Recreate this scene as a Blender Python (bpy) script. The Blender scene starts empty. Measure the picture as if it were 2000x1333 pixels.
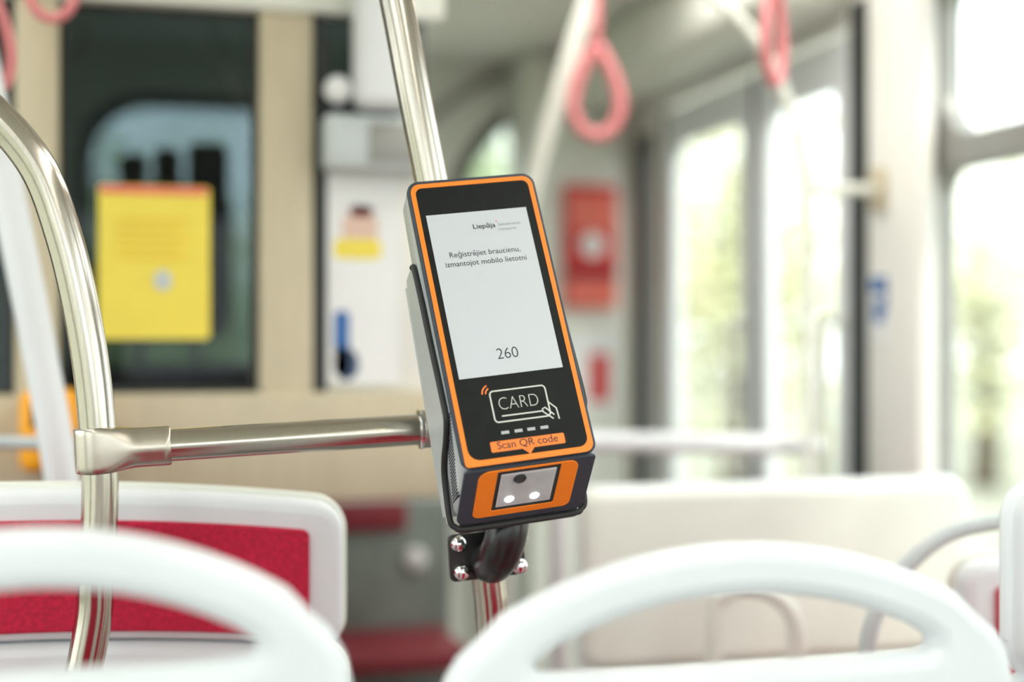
import bpy, bmesh, math, random
from mathutils import Vector, Matrix
random.seed(7)
R = math.radians
C = bpy.context.scene.collection
sc = bpy.context.scene

# ---------------------------------------------------------------- camera, world, exposure
CAM_H, YAW, FPX = 1.35, R(15), 50 / 36 * 2000
cam_d = bpy.data.cameras.new('camera'); cam = bpy.data.objects.new('camera', cam_d); C.objects.link(cam)
cam.location = (0, 0, CAM_H); cam.rotation_euler = (R(90), 0, -YAW)
cam_d.lens = 50; cam_d.sensor_width = 36; cam_d.clip_start = .05; cam_d.clip_end = 400
cam_d.dof.use_dof = True; cam_d.dof.focus_distance = 1.475; cam_d.dof.aperture_fstop = 1.3
sc.camera = cam
sc.view_settings.view_transform = 'Standard'; sc.view_settings.look = 'None'
sc.view_settings.gamma = 1; sc.view_settings.use_curve_mapping = False
sc.view_settings.exposure = 0.30
world = bpy.data.worlds.new('overcast_sky'); sc.world = world; world.use_nodes = True
wn = world.node_tree.nodes; bg = wn['Background']
bg.inputs['Color'].default_value = (.93, .98, 1.0, 1); bg.inputs['Strength'].default_value = 2.7
sun_d = bpy.data.lights.new('sun', 'SUN'); sun_d.energy = 2.6; sun_d.angle = R(12); sun_d.color = (1, .95, .86)
sun = bpy.data.objects.new('sun', sun_d); C.objects.link(sun); sun.rotation_euler = (R(38), R(22), 0); sun.location = (0, 0, 8)
sc.cycles.use_denoising = True
sc.cycles.transparent_max_bounces = 24
sc.cycles.max_bounces = 10; sc.cycles.diffuse_bounces = 6; sc.cycles.glossy_bounces = 6
sc.cycles.sample_clamp_indirect = 8; sc.cycles.caustics_reflective = False; sc.cycles.caustics_refractive = False

# ---------------------------------------------------------------- pixel -> place
cy, sy = math.cos(YAW), math.sin(YAW)
def c2w(v): return Vector((v[0] * cy + v[1] * sy, -v[0] * sy + v[1] * cy, v[2]))
def ray(px, py): return c2w(((px - 1000) / FPX, 1, -(py - 666.5) / FPX))
CO = Vector((0, 0, CAM_H))
def Pd(px, py, d): return CO + ray(px, py) * d            # at distance d along the lens axis
def Py(px, py, y): r = ray(px, py); return CO + r * (y / r.y)   # on a cross plane of the tram
def Px(px, py, x): r = ray(px, py); return CO + r * (x / r.x)   # on a side-wall plane

# ---------------------------------------------------------------- materials
def mat(name, col, rough=.5, metal=0, var=.06, scale=30, bump=0, bscale=200, spec=None, coat=0, em=0, emcol=None, stretch=None):
    m = bpy.data.materials.new(name); m.use_nodes = True
    n, l = m.node_tree.nodes, m.node_tree.links
    b = n['Principled BSDF']; b.inputs['Roughness'].default_value = rough; b.inputs['Metallic'].default_value = metal
    tc = n.new('ShaderNodeTexCoord'); src = tc.outputs['Object']
    if stretch:
        mp = n.new('ShaderNodeMapping'); mp.inputs['Scale'].default_value = stretch; l.new(src, mp.inputs['Vector']); src = mp.outputs['Vector']
    nz = n.new('ShaderNodeTexNoise'); nz.inputs['Scale'].default_value = scale; nz.inputs['Detail'].default_value = 4
    l.new(src, nz.inputs['Vector'])
    rp = n.new('ShaderNodeValToRGB')
    rp.color_ramp.elements[0].position = .3; rp.color_ramp.elements[1].position = .7
    rp.color_ramp.elements[0].color = tuple(min(1, c * (1 - var)) for c in col) + (1,)
    rp.color_ramp.elements[1].color = tuple(min(1, c * (1 + var)) for c in col) + (1,)
    l.new(nz.outputs['Fac'], rp.inputs['Fac']); l.new(rp.outputs['Color'], b.inputs['Base Color'])
    if spec is not None: b.inputs['Specular IOR Level'].default_value = spec
    if coat: b.inputs['Coat Weight'].default_value = coat; b.inputs['Coat Roughness'].default_value = .05
    if bump:
        n2 = n.new('ShaderNodeTexNoise'); n2.inputs['Scale'].default_value = bscale; n2.inputs['Detail'].default_value = 3
        l.new(src, n2.inputs['Vector'])
        bp = n.new('ShaderNodeBump'); bp.inputs['Strength'].default_value = bump; bp.inputs['Distance'].default_value = .002
        l.new(n2.outputs['Fac'], bp.inputs['Height']); l.new(bp.outputs['Normal'], b.inputs['Normal'])
    if em:
        b.inputs['Emission Color'].default_value = tuple(emcol or col) + (1,); b.inputs['Emission Strength'].default_value = em
    return m
def glass(name, tint=(.97, .99, .98), refl=1.0):
    m = bpy.data.materials.new(name); m.use_nodes = True
    n, l = m.node_tree.nodes, m.node_tree.links; n.clear()
    o = n.new('ShaderNodeOutputMaterial'); t = n.new('ShaderNodeBsdfTransparent'); g = n.new('ShaderNodeBsdfGlossy')
    nz = n.new('ShaderNodeTexNoise'); nz.inputs['Scale'].default_value = 6
    rp = n.new('ShaderNodeValToRGB'); rp.color_ramp.elements[0].color = tuple(c * .97 for c in tint) + (1,); rp.color_ramp.elements[1].color = tuple(tint) + (1,)
    l.new(nz.outputs['Fac'], rp.inputs['Fac']); l.new(rp.outputs['Color'], t.inputs['Color'])
    g.inputs['Roughness'].default_value = .02
    f = n.new('ShaderNodeLayerWeight')                    # Schlick reflectance, the same from both faces of the pane
    po = n.new('ShaderNodeMath'); po.operation = 'POWER'; po.inputs[1].default_value = 5
    mu = n.new('ShaderNodeMath'); mu.operation = 'MULTIPLY_ADD'; mu.inputs[1].default_value = .7 * refl; mu.inputs[2].default_value = .035 * refl
    mx = n.new('ShaderNodeMixShader'); l.new(f.outputs['Facing'], po.inputs[0]); l.new(po.outputs[0], mu.inputs[0]); l.new(mu.outputs[0], mx.inputs['Fac'])
    l.new(t.outputs[0], mx.inputs[1]); l.new(g.outputs[0], mx.inputs[2]); l.new(mx.outputs[0], o.inputs['Surface'])
    return m
M = dict(
    steel=mat('brushed_steel', (.52, .475, .41), .15, 1, .05, 18, .03, 500, stretch=(30, 30, 1)),
    steel_satin=mat('satin_steel', (.54, .49, .42), .28, 1, .05, 40),
    chrome=mat('chrome', (.80, .80, .80), .08, 1, .03),
    white=mat('white_plastic', (.76, .785, .80), .38, 0, .02, 12),
    cream=mat('cream_plastic', (.75, .765, .69), .42, 0, .03, 9),
    beige=mat('beige_laminate', (.54, .475, .33), .5, 0, .05, 9, stretch=(6, 6, 1)),
    offwhite=mat('off_white_wall', (.77, .76, .71), .5, 0, .02, 6),
    ceiling=mat('ceiling_panel', (.80, .79, .73), .55, 0, .03, 5),
    floor=mat('speckled_floor', (.30, .31, .31), .45, 0, .35, 120),
    grey=mat('grey_aluminium', (.30, .30, .28), .4, .3, .05, 20),
    palegrey=mat('pale_grey_plastic', (.52, .57, .57), .4, 0, .04, 20),
    rubber=mat('black_rubber', (.02, .022, .022), .6, 0, .1, 30),
    black=mat('black_gloss', (.012, .012, .013), .22, 0, .08, 20, coat=.3),
    blackpaint=mat('black_powder_coat', (.012, .012, .012), .3, 0, .1, 60, coat=.15),
    bezel=mat('black_front_glass', (.014, .015, .014), .45, 0, .1, 60, spec=.12),
    charcoal=mat('charcoal_plastic', (.045, .055, .070), .5, 0, .08, 300, .15, 900, spec=.3),
    silver=mat('silver_grey_plastic', (.48, .52, .52), .38, .15, .04, 200),
    orange=mat('orange_plastic', (1.0, .235, .012), .42, 0, .03, 60),
    orange_deep=mat('orange_inset', (1.0, .25, .01), .5, 0, .03, 60),
    amber=mat('amber_plastic', (1.0, .42, .01), .45, 0, .03, 40),
    screen=mat('lcd_screen', (.46, .48, .50), .35, 0, .01, 5, em=.10, emcol=(.86, .93, .97)),
    ink=mat('screen_ink', (.008, .010, .016), .5, 0, .05, 50),
    greyink=mat('grey_ink', (.22, .23, .24), .5, 0, .05, 50),
    redink=mat('red_ink', (.7, .03, .03), .5, 0, .05, 50),
    print=mat('pale_print', (.62, .62, .57), .5, 0, .03, 50),
    orangeink=mat('orange_print', (1.0, .23, .03), .5, 0, .03, 50),
    dashp=mat('grey_dash', (.45, .46, .46), .4, 0, .03, 50),
    red_fabric=mat('crimson_plush', (.52, .008, .045), .85, 0, .25, 160, .5, 700),
    pink=mat('pink_vinyl', (.74, .24, .25), .4, 0, .06, 30),
    red=mat('red_paint', (.62, .025, .025), .4, 0, .06, 20),
    coral=mat('coral_red', (.78, .16, .11), .45, 0, .05, 20),
    yellow=mat('yellow_paper', (.84, .69, .09), .6, 0, .03, 14),
    yellow_deep=mat('golden_print', (.80, .57, .05), .6, 0, .03, 14),
    paper=mat('white_paper', (.80, .81, .80), .6, 0, .02, 14),
    blue=mat('blue_print', (.03, .13, .38), .5, 0, .05, 20),
    navy=mat('navy_print', (.05, .09, .18), .5, 0, .05, 20),
    maroon=mat('maroon_print', (.22, .02, .03), .6, 0, .05, 20),
    skin=mat('peach_print', (.72, .52, .42), .6, 0, .05, 20),
    greygreen=mat('grey_green_panel', (.20, .235, .21), .5, 0, .15, 12),
    darkmetal=mat('dark_seat_shell', (.06, .065, .065), .5, 0, .1, 20),
    lamp=mat('fill_lamp_diffuser', (.9, .9, .88), .5, 0, .01, 10, em=8.5, emcol=(1, .97, .92)),  # glow of the added fill lamps under the ceiling
    darkseat=mat('dark_upholstery', (.018, .018, .02), .8, 0, .2, 90, .3, 500),
    bark=mat('bark', (.10, .075, .05), .9, 0, .3, 14, .6, 40),
    leaf_a=mat('leaf_yellow_green', (.62, .62, .38), .6, 0, .35, 2),
    leaf_b=mat('leaf_green', (.26, .34, .15), .6, 0, .35, 2),
    leaf_c=mat('leaf_autumn', (.68, .58, .32), .6, 0, .3, 2),
    grass=mat('pale_gravel_ground', (.34, .35, .28), .9, 0, .3, 3),
    lens=mat('camera_lens', (.01, .012, .012), .12, 0, .1, 30, coat=.8),
    reflector=mat('scanner_reflector', (.86, .87, .87), .35, .1, .08, 60),
    led=mat('led', (1, 1, 1), .4, 0, 0, 10, em=9, emcol=(1, .97, .92)),
    glass=glass('clear_glass'), dark_glass=glass('tinted_glass', (.31, .36, .375), .5),
    cover=glass('scanner_cover', (.93, .95, .95), .8),
    kick=mat('dark_gloss_panel', (.03, .032, .032), .12, 0, .1, 5),
)

# ---------------------------------------------------------------- mesh helpers
def link(name, me, m=None, parent=None, matrix=None, smooth=True):
    o = bpy.data.objects.new(name, me); C.objects.link(o)
    if m is not None: me.materials.clear(); me.materials.append(M[m] if isinstance(m, str) else m)
    if smooth:
        for p in me.polygons: p.use_smooth = True
        try: me.set_sharp_from_angle(angle=R(40))
        except Exception: pass
    if parent is not None: o.parent = parent
    if matrix is not None: o.matrix_local = matrix
    return o
def tag(o, label=None, cat=None, group=None, kind=None):
    if label: o['label'] = label
    if cat: o['category'] = cat
    if group: o['group'] = group
    if kind: o['kind'] = kind
    return o
def empty(name, loc=(0, 0, 0), rz=0, matrix=None):
    o = bpy.data.objects.new(name, None); C.objects.link(o); o.empty_display_size = .05
    if matrix is not None: o.matrix_world = matrix
    else: o.location = loc; o.rotation_euler = (0, 0, rz)
    return o
def shift(me, v):
    me.transform(Matrix.Translation(-Vector(v))); return me
def tube_mesh(pts, rad, seg=20, caps=True, sx=1.0):
    pts = [Vector(p) for p in pts]; n = len(pts)
    rads = rad if isinstance(rad, (list, tuple)) else [rad] * n
    vs, fs = [], []
    tan = [(pts[min(i + 1, n - 1)] - pts[max(i - 1, 0)]).normalized() for i in range(n)]
    up = Vector((0, 0, 1)) if abs(tan[0].z) < .9 else Vector((0, 1, 0))
    nx = tan[0].cross(up).normalized()
    for i in range(n):
        nx = (nx - tan[i] * nx.dot(tan[i])).normalized(); ny = tan[i].cross(nx)
        for k in range(seg):
            a = 2 * math.pi * k / seg
            vs.append(pts[i] + (nx * math.cos(a) * sx + ny * math.sin(a)) * rads[i])
    for i in range(n - 1):
        for k in range(seg):
            a, b = i * seg + k, i * seg + (k + 1) % seg
            fs.append((a, b, b + seg, a + seg))
    if caps:
        fs.append(tuple(reversed(range(seg)))); fs.append(tuple(range((n - 1) * seg, n * seg)))
    me = bpy.data.meshes.new('tube'); me.from_pydata([tuple(v) for v in vs], [], fs)
    bm = bmesh.new(); bm.from_mesh(me); bmesh.ops.recalc_face_normals(bm, faces=bm.faces); bm.to_mesh(me); bm.free()
    return me
def spline(pts, n=12):
    P = [Vector(p) for p in pts]; P = [2 * P[0] - P[1]] + P + [2 * P[-1] - P[-2]]; out = []
    for i in range(1, len(P) - 2):
        for k in range(n):
            t = k / n; a, b, c, d = P[i - 1:i + 3]
            out.append(.5 * ((2 * b) + (c - a) * t + (2 * a - 5 * b + 4 * c - d) * t * t + (3 * b - a - 3 * c + d) * t ** 3))
    out.append(P[-2]); return out
def fillet(pts, r, n=8):
    P = [Vector(p) for p in pts]; out = [P[0]]
    for i in range(1, len(P) - 1):
        a, b, c = P[i - 1], P[i], P[i + 1]; u, w = (a - b).normalized(), (c - b).normalized()
        rr = min(r, (a - b).length * .45, (c - b).length * .45); s, e = b + u * rr, b + w * rr
        for k in range(n + 1):
            t = k / n; out.append(s * (1 - t) ** 2 + b * 2 * t * (1 - t) + e * t * t)
    out.append(P[-1]); return out
def lathe_mesh(prof, seg=28):
    vs, fs = [], []
    for r, z in prof:
        for k in range(seg):
            a = 2 * math.pi * k / seg; vs.append((r * math.cos(a), r * math.sin(a), z))
    for i in range(len(prof) - 1):
        for k in range(seg):
            a, b = i * seg + k, i * seg + (k + 1) % seg; fs.append((a, b, b + seg, a + seg))
    fs.append(tuple(reversed(range(seg)))); fs.append(tuple(range((len(prof) - 1) * seg, len(prof) * seg)))
    me = bpy.data.meshes.new('lathe'); me.from_pydata(vs, [], fs); return me
def box_mesh(x0, x1, y0, y1, z0, z1, bev=0, seg=2):
    bm = bmesh.new(); bmesh.ops.create_cube(bm, size=1)
    for v in bm.verts:
        v.co = Vector(((x0 + x1) / 2 + v.co.x * (x1 - x0), (y0 + y1) / 2 + v.co.y * (y1 - y0), (z0 + z1) / 2 + v.co.z * (z1 - z0)))
    if bev: bmesh.ops.bevel(bm, geom=bm.edges[:], offset=bev, segments=seg, profile=.5, affect='EDGES')
    me = bpy.data.meshes.new('box'); bm.to_mesh(me); bm.free(); return me
def rrect(x0, x1, y0, y1, r, n=6):
    rs = r if isinstance(r, (tuple, list)) else (r,) * 4      # BL BR TR TL
    out = []
    for (cx, cyy, a0, rr) in ((x0 + rs[0], y0 + rs[0], 180, rs[0]), (x1 - rs[1], y0 + rs[1], 270, rs[1]), (x1 - rs[2], y1 - rs[2], 0, rs[2]), (x0 + rs[3], y1 - rs[3], 90, rs[3])):
        if rr <= 0: out.append((cx, cyy)); continue
        for k in range(n + 1):
            a = R(a0 + 90 * k / n); out.append((cx + rr * math.cos(a), cyy + rr * math.sin(a)))
    return out
def sheet_mesh(loops, thick, bev=0):
    """flat shape (first loop outline, others holes) in XY, thickness centred on Z"""
    cu = bpy.data.curves.new('sheet', 'CURVE'); cu.dimensions = '2D'; cu.fill_mode = 'BOTH'
    for lp in loops:
        s = cu.splines.new('POLY'); s.points.add(len(lp) - 1)
        for p, q in zip(s.points, lp): p.co = (q[0], q[1], 0, 1)
        s.use_cyclic_u = True
    cu.extrude = max(thick / 2 - bev, 1e-5)
    if bev: cu.bevel_depth = bev; cu.bevel_resolution = 2; cu.offset = -bev
    ob = bpy.data.objects.new('tmp', cu)
    me = bpy.data.meshes.new_from_object(ob); bpy.data.objects.remove(ob); bpy.data.curves.remove(cu)
    return me
def text_mesh(body, width, h=None, thin=0.0, extrude=.00004, align='CENTER'):
    cu = bpy.data.curves.new('text', 'FONT'); cu.body = body; cu.size = 1; cu.align_x = 'CENTER'; cu.offset = -thin
    ob = bpy.data.objects.new('tmp', cu); me = bpy.data.meshes.new_from_object(ob)
    bpy.data.objects.remove(ob); bpy.data.curves.remove(cu)
    xs = [v.co.x for v in me.vertices]
    s = width / (max(xs) - min(xs)); sy_ = s if h is None else h / .729      # h = capital height
    me.transform(Matrix.Diagonal((s, sy_, 1, 1)) @ Matrix.Translation((-(max(xs) + min(xs)) / 2, 0, 0)))
    return me
def macron_mesh(body, i, width, h):
    """bar over letter i of a line set with text_mesh"""
    def ext(t):
        cu = bpy.data.curves.new('text', 'FONT'); cu.body = t; ob = bpy.data.objects.new('tmp', cu); me = bpy.data.meshes.new_from_object(ob)
        xs = [v.co.x for v in me.vertices]; bpy.data.objects.remove(ob); bpy.data.curves.remove(cu); bpy.data.meshes.remove(me); return min(xs), max(xs)
    lo, hi = ext(body); r = ext(body[:i + 1])[1]; c = (lo + hi) / 2; s = width / (hi - lo); v = h / .729
    return box_mesh((r - .36 - c) * s, (r - .06 - c) * s, .62 * v, .685 * v, -.00003, .00003)
def stroke_mesh(pts, w, closed=False):
    """flat line of width w in XY"""
    P = [Vector((p[0], p[1], 0)) for p in pts]; n = len(P); vs, fs = [], []
    for i in range(n):
        a = P[(i - 1) % n] if (closed or i) else P[i]; b = P[(i + 1) % n] if (closed or i < n - 1) else P[i]
        t = (b - a).normalized(); nn = Vector((-t.y, t.x, 0)) * (w / 2)
        vs += [tuple(P[i] + nn), tuple(P[i] - nn)]
    for i in range(n if closed else n - 1):
        j = (i + 1) % n; fs.append((2 * i, 2 * i + 1, 2 * j + 1, 2 * j))
    me = bpy.data.meshes.new('stroke'); me.from_pydata(vs, [], fs); return me
XZ = Matrix.Rotation(R(90), 4, 'X')                      # sheet stands facing -y
YZ = Matrix(((0, 0, 1, 0), (1, 0, 0, 0), (0, 1, 0, 0), (0, 0, 0, 1)))   # sheet stands in a side wall (sheet x -> y, sheet y -> z)
def mesh_join(parts):
    bm = bmesh.new()
    for me in parts: bm.from_mesh(me)
    o = bpy.data.meshes.new('joined'); bm.to_mesh(o); bm.free(); return o
def part(root, name, me, m, **k):
    return link(name, me, m, root, **k)

# ================================================================= the setting
XL, XR, YB, YF, ZC = -1.05, 1.60, -3.2, 4.75, 2.30
def struct(name, me, m, parent=None, **k):
    o = link(name, me, m, parent, **k)
    if parent is None: o['kind'] = 'structure'
    return o
struct('floor', box_mesh(XL - .1, XR + .1, YB - .1, YF + .1, -.08, 0), 'floor')
struct('ceiling', box_mesh(XL - .1, XR + .1, YB - .1, YF + .1, ZC, ZC + .06), 'ceiling')
struct('ground', box_mesh(-60, 60, -40, 80, -.75, -.65), 'grass')
# right wall: openings (y0,y1,z0,z1)
win_r = [(-2.9, -1.15), (-.95, .80), (1.0, 2.64)]
DOOR = (2.95, 4.16)
loops = [[(YB, 0), (YF, 0), (YF, ZC), (YB, ZC)]]
for a, b in win_r: loops.append(rrect(a, b, .88, 2.16, .05))
loops.append([(DOOR[0], .02), (DOOR[1], .02), (DOOR[1], 2.08), (DOOR[0], 2.08)])
loops.append(rrect(4.24, 4.42, .3, 2.02, .02))
struct('wall_right', sheet_mesh(loops, .06), 'offwhite', matrix=Matrix.Translation((XR + .03, 0, 0)) @ YZ)
win_l = [(-2.9, -1.15), (-.95, .80), (1.0, 2.4)]
loops = [[(YB, 0), (YF, 0), (YF, ZC), (YB, ZC)]]
for a, b in win_l: loops.append(rrect(a, b, .88, 2.16, .05))
struct('wall_left', sheet_mesh(loops, .06), 'offwhite', matrix=Matrix.Translation((XL - .03, 0, 0)) @ YZ)
struct('wall_back', sheet_mesh([[(XL, 0), (XR, 0), (XR, ZC), (XL, ZC)], rrect(XL + .25, XR - .25, .95, 2.1, .12)], .06), 'offwhite', matrix=Matrix.Translation((0, YB - .03, 0)) @ XZ)
# front wall with windscreen and arched corner window
ARC_C, ARC_R = (1.50, 1.76), .46
arch = [(1.56, 1.0), (1.56, ARC_C[1] + ARC_R)] + [(ARC_C[0] + ARC_R * math.cos(R(a)), ARC_C[1] + ARC_R * math.sin(R(a))) for a in range(90, 181, 6)] + [(ARC_C[0] - ARC_R, 1.0)]
screen_loop = rrect(-.16, .84, .98, 2.15, (.1, .1, .12, .20))
struct('wall_front', sheet_mesh([[(XL, 0), (XR, 0), (XR, ZC), (XL, ZC)], screen_loop, arch], .06), 'cream', matrix=Matrix.Translation((0, YF + .03, 0)) @ XZ)
nwin = 0
def window(matrix, outer, holes, fm, label=None):
    global nwin; nwin += 1
    w = empty('window_%d' % nwin); w['kind'] = 'structure'
    part(w, 'window_frame', sheet_mesh([outer] + holes, .05, .006), fm, matrix=matrix)
    for h in holes: part(w, 'pane', sheet_mesh([h], .004), 'glass', matrix=matrix, smooth=False)
    return w
for i, (a, b) in enumerate(win_r):
    window(Matrix.Translation((XR + .03, 0, 0)) @ YZ, rrect(a, b, .88, 2.16, .05),
           [rrect(a + .05, b - .05, 1.765, 2.12, .11), rrect(a + .03, b - .03, .91, 1.70, .05)], 'grey')
for a, b in win_l:
    window(Matrix.Translation((XL - .03, 0, 0)) @ YZ, rrect(a, b, .88, 2.16, .05),
           [rrect(a + .05, b - .05, 1.765, 2.12, .11), rrect(a + .03, b - .03, .91, 1.70, .05)], 'grey')
window(Matrix.Translation((0, YB - .03, 0)) @ XZ, rrect(XL + .25, XR - .25, .95, 2.1, .12), [rrect(XL + .29, XR - .29, .99, 2.06, .1)], 'rubber')
window(Matrix.Translation((0, YF + .03, 0)) @ XZ, screen_loop, [rrect(-.12, .80, 1.02, 2.11, (.08, .08, .1, .18))], 'rubber')
r2 = ARC_R - .05
arch_in = [(1.52, 1.05), (1.52, ARC_C[1] + r2)] + [(ARC_C[0] + r2 * math.cos(R(a)), ARC_C[1] + r2 * math.sin(R(a))) for a in range(90, 181, 6)] + [(ARC_C[0] - r2, 1.05)]
window(Matrix.Translation((0, YF + .03, 0)) @ XZ, arch, [arch_in], 'rubber')
window(Matrix.Translation((XR + .03, 0, 0)) @ YZ, rrect(4.24, 4.42, .3, 2.02, .02), [rrect(4.27, 4.39, .34, 1.98, .01)], 'rubber')
# grey cove trim arching over the corner window, and rail on the rear pillar
struct('trim_1', tube_mesh([(ARC_C[0] + (ARC_R + .24) * math.cos(R(a)), YF - .005, ARC_C[1] - .1 + (ARC_R + .2) * math.sin(R(a))) for a in range(80, 181, 5)], .018, 10), 'grey')
# door pillar with black seal
struct('trim_2', box_mesh(XR - .02, XR + .01, 2.81, 2.935, .02, 2.12, .006), 'rubber')
struct('trim_3', box_mesh(XR - .05, XR + .0, 2.585, 2.805, .02, 2.22, .02, 3), 'offwhite')
# double door
def door(n, y0, y1):
    d = empty('door_%d' % n); d['kind'] = 'structure'
    mt = Matrix.Translation((XR + .02, 0, 0)) @ YZ
    hole = rrect(y0 + .075, y1 - .075, .35, 1.95, .05)
    part(d, 'leaf_frame', sheet_mesh([rrect(y0 + .012, y1 - .012, .04, 2.06, .02), hole], .04, .008), 'white', matrix=mt)
    part(d, 'pane', sheet_mesh([hole], .004), 'glass', matrix=mt, smooth=False)
    part(d, 'seal', box_mesh(XR, XR + .03, y1 - .012, y1 + .008, .04, 2.06), 'rubber')
    part(d, 'handle', tube_mesh(fillet([(XR, y0 + .04, 1.0), (XR - .05, y0 + .04, 1.0), (XR - .05, y0 + .04, 1.4), (XR, y0 + .04, 1.4)], .03), .012, 12), 'cream')
door(1, DOOR[0] + .01, 3.49); door(2, 3.50, DOOR[1] - .01)
# corner column carrying the red box
struct('trim_4', box_mesh(1.24, XR, 4.44, 4.72, 0, ZC, .04, 3), 'cream')
# header above door
struct('trim_5', box_mesh(1.36, XR, 2.95, 4.44, 2.10, ZC, .05, 3), 'cream')

for lx, ly in ((-.45, -2.2), (-.45, -.3), (-.45, 1.6), (.86, -2.6), (.86, -.9), (.86, .8), (.86, 2.5), (1.22, 2.5)):  # added fill lamps, out of view, to brighten the shaded interior
    if 1:
        lp = empty('fill_lamp', (lx, ly, ZC)); tag(lp, 'long white added fill lamp above the frame with frosted diffuser', 'lamp', 'added fill lamps')
        part(lp, 'housing', box_mesh(-.08, .08, -.80, .80, -.03, 0, .01), 'white')
        part(lp, 'diffuser', box_mesh(-.06, .06, -.77, .77, -.04, -.029, .004), 'lamp')
# ---- driver's cab partition on plane y = 2.5
YP = 2.5
wp = empty('wall_partition'); wp['kind'] = 'structure'
xa = [Py(p, 600, YP).x for p in (28, 115, 507, 612)]
zs_top, zs_bot = Py(380, 768, YP).z, Py(380, 985, YP).z
ztop = Py(380, 12, YP).z
X_END = Py(868, 600, YP).x
part(wp, 'post', box_mesh(xa[0], xa[1], YP, YP + .07, 0, ztop, .008), 'beige')
part(wp, 'post', box_mesh(xa[2], xa[3], YP, YP + .07, 0, ztop, .008), 'beige')
part(wp, 'post', box_mesh(-.62, -.54, YP, YP + .07, 0, ztop, .008), 'beige')
part(wp, 'beam', box_mesh(XL, X_END, YP - .005, YP + .075, ztop, ztop + .10, .008), 'cream')
part(wp, 'header', box_mesh(XL, X_END, YP + .01, YP + .06, ztop + .1, ZC, .004), 'cream')
part(wp, 'sill_panel', box_mesh(XL, X_END, YP - .012, YP + .06, zs_bot, zs_top, .01), 'beige')
part(wp, 'kick_panel', box_mesh(XL, Py(640, 1100, YP).x, YP + .01, YP + .05, 0, zs_bot, .004), 'kick')
for a, b in ((XL, -.62), (-.54, xa[0]), (xa[1], xa[2])):
    part(wp, 'pane', box_mesh(a, b, YP + .03, YP + .036, zs_top, ztop), 'dark_glass', smooth=False)
    part(wp, 'seal', sheet_mesh([[(a, zs_top), (b, zs_top), (b, ztop), (a, ztop)], [(a + .012, zs_top + .012), (b - .012, zs_top + .012), (b - .012, ztop - .012), (a + .012, ztop - .012)]], .012), 'rubber', matrix=Matrix.Translation((0, YP + .033, 0)) @ XZ)
xb0, xb1 = xa[3], Py(640, 500, YP).x
part(wp, 'seal', box_mesh(xb0, xb1, YP + .01, YP + .05, zs_top, ztop), 'rubber')
part(wp, 'cab_door', box_mesh(xb1, X_END - .03, YP + .02, YP + .05, zs_top, Py(700, 235, YP).z, .004), 'offwhite')
part(wp, 'pane', box_mesh(xb1, X_END - .03, YP + .03, YP + .036, Py(700, 235, YP).z, ztop), 'dark_glass', smooth=False)

# ================================================================= ticket validator
T = c2w((-.01260565, 1.47, .02706461)) + CO
ex = c2w((.95701649, .26831866, .11011147)); ez = c2w((-.20134469, .34136894, .91811087)); en = c2w((.20875764, -.9008176, .38072024))
DM = Matrix.Identity(4)
for i in range(3): DM[i][0], DM[i][1], DM[i][2], DM[i][3] = ex[i], ez[i], en[i], T[i]
BASE = Vector((0, -.195, -.06))
val = empty('ticket_validator', matrix=DM @ Matrix.Translation(BASE))
tag(val, 'black and orange ticket validator with lit screen clamped to the steel pole', 'validator')
UP = Matrix.Translation(-BASE)
def vp(name, me, m, z=0, xy=(0, 0), parent=None, rot=0, **k):
    if parent is None: return link(name, me, m, val, matrix=UP @ Matrix.Translation((xy[0], xy[1], z)) @ Matrix.Rotation(rot, 4, 'Z'), **k)
    o = link(name, me, m, parent, **k)
    o.matrix_local = Matrix.Translation((xy[0], xy[1], z)) @ Matrix.Rotation(rot, 4, 'Z'); return o
WX, YT, YBt = .0705, .1625, -.1585
def loft_t(t, inset=0, n=6):
    r = (.010, .010, .013, .013)
    yb = YBt - .034 * t
    o = []
    for x, y in rrect(-WX + inset, WX - inset, yb + inset, YT - inset - .004 * t, r, n):
        o.append((x, y, -t * (.043 + max(0, (YT - y)) / .355 * .047)))
    return o
def loft(rings):
    n = len(rings[0]); vs = [p for r in rings for p in r]; fs = []
    for i in range(len(rings) - 1):
        for k in range(n): a, b = i * n + k, i * n + (k + 1) % n; fs.append((a, b, b + n, a + n))
    fs.append(tuple(reversed(range(n)))); fs.append(tuple(range((len(rings) - 1) * n, len(rings) * n)))
    me = bpy.data.meshes.new('loft'); me.from_pydata(vs, [], fs)
    bm = bmesh.new(); bm.from_mesh(me); bmesh.ops.recalc_face_normals(bm, faces=bm.faces); bm.to_mesh(me); bm.free(); return me
def dz(r, d): return [(x, y, z + d) for x, y, z in r]
vp('body', loft([dz(loft_t(0), -.006), loft_t(.30), loft_t(.31, .0006), loft_t(.33, .0006), loft_t(.34), loft_t(.85), loft_t(1, .006)]), 'silver')
vp('front_bezel', loft([dz(loft_t(0, .0018), 0), dz(loft_t(0, .0006), -.0007), dz(loft_t(0, 0), -.002), dz(loft_t(0, 0), -.0065)]), 'charcoal')
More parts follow.
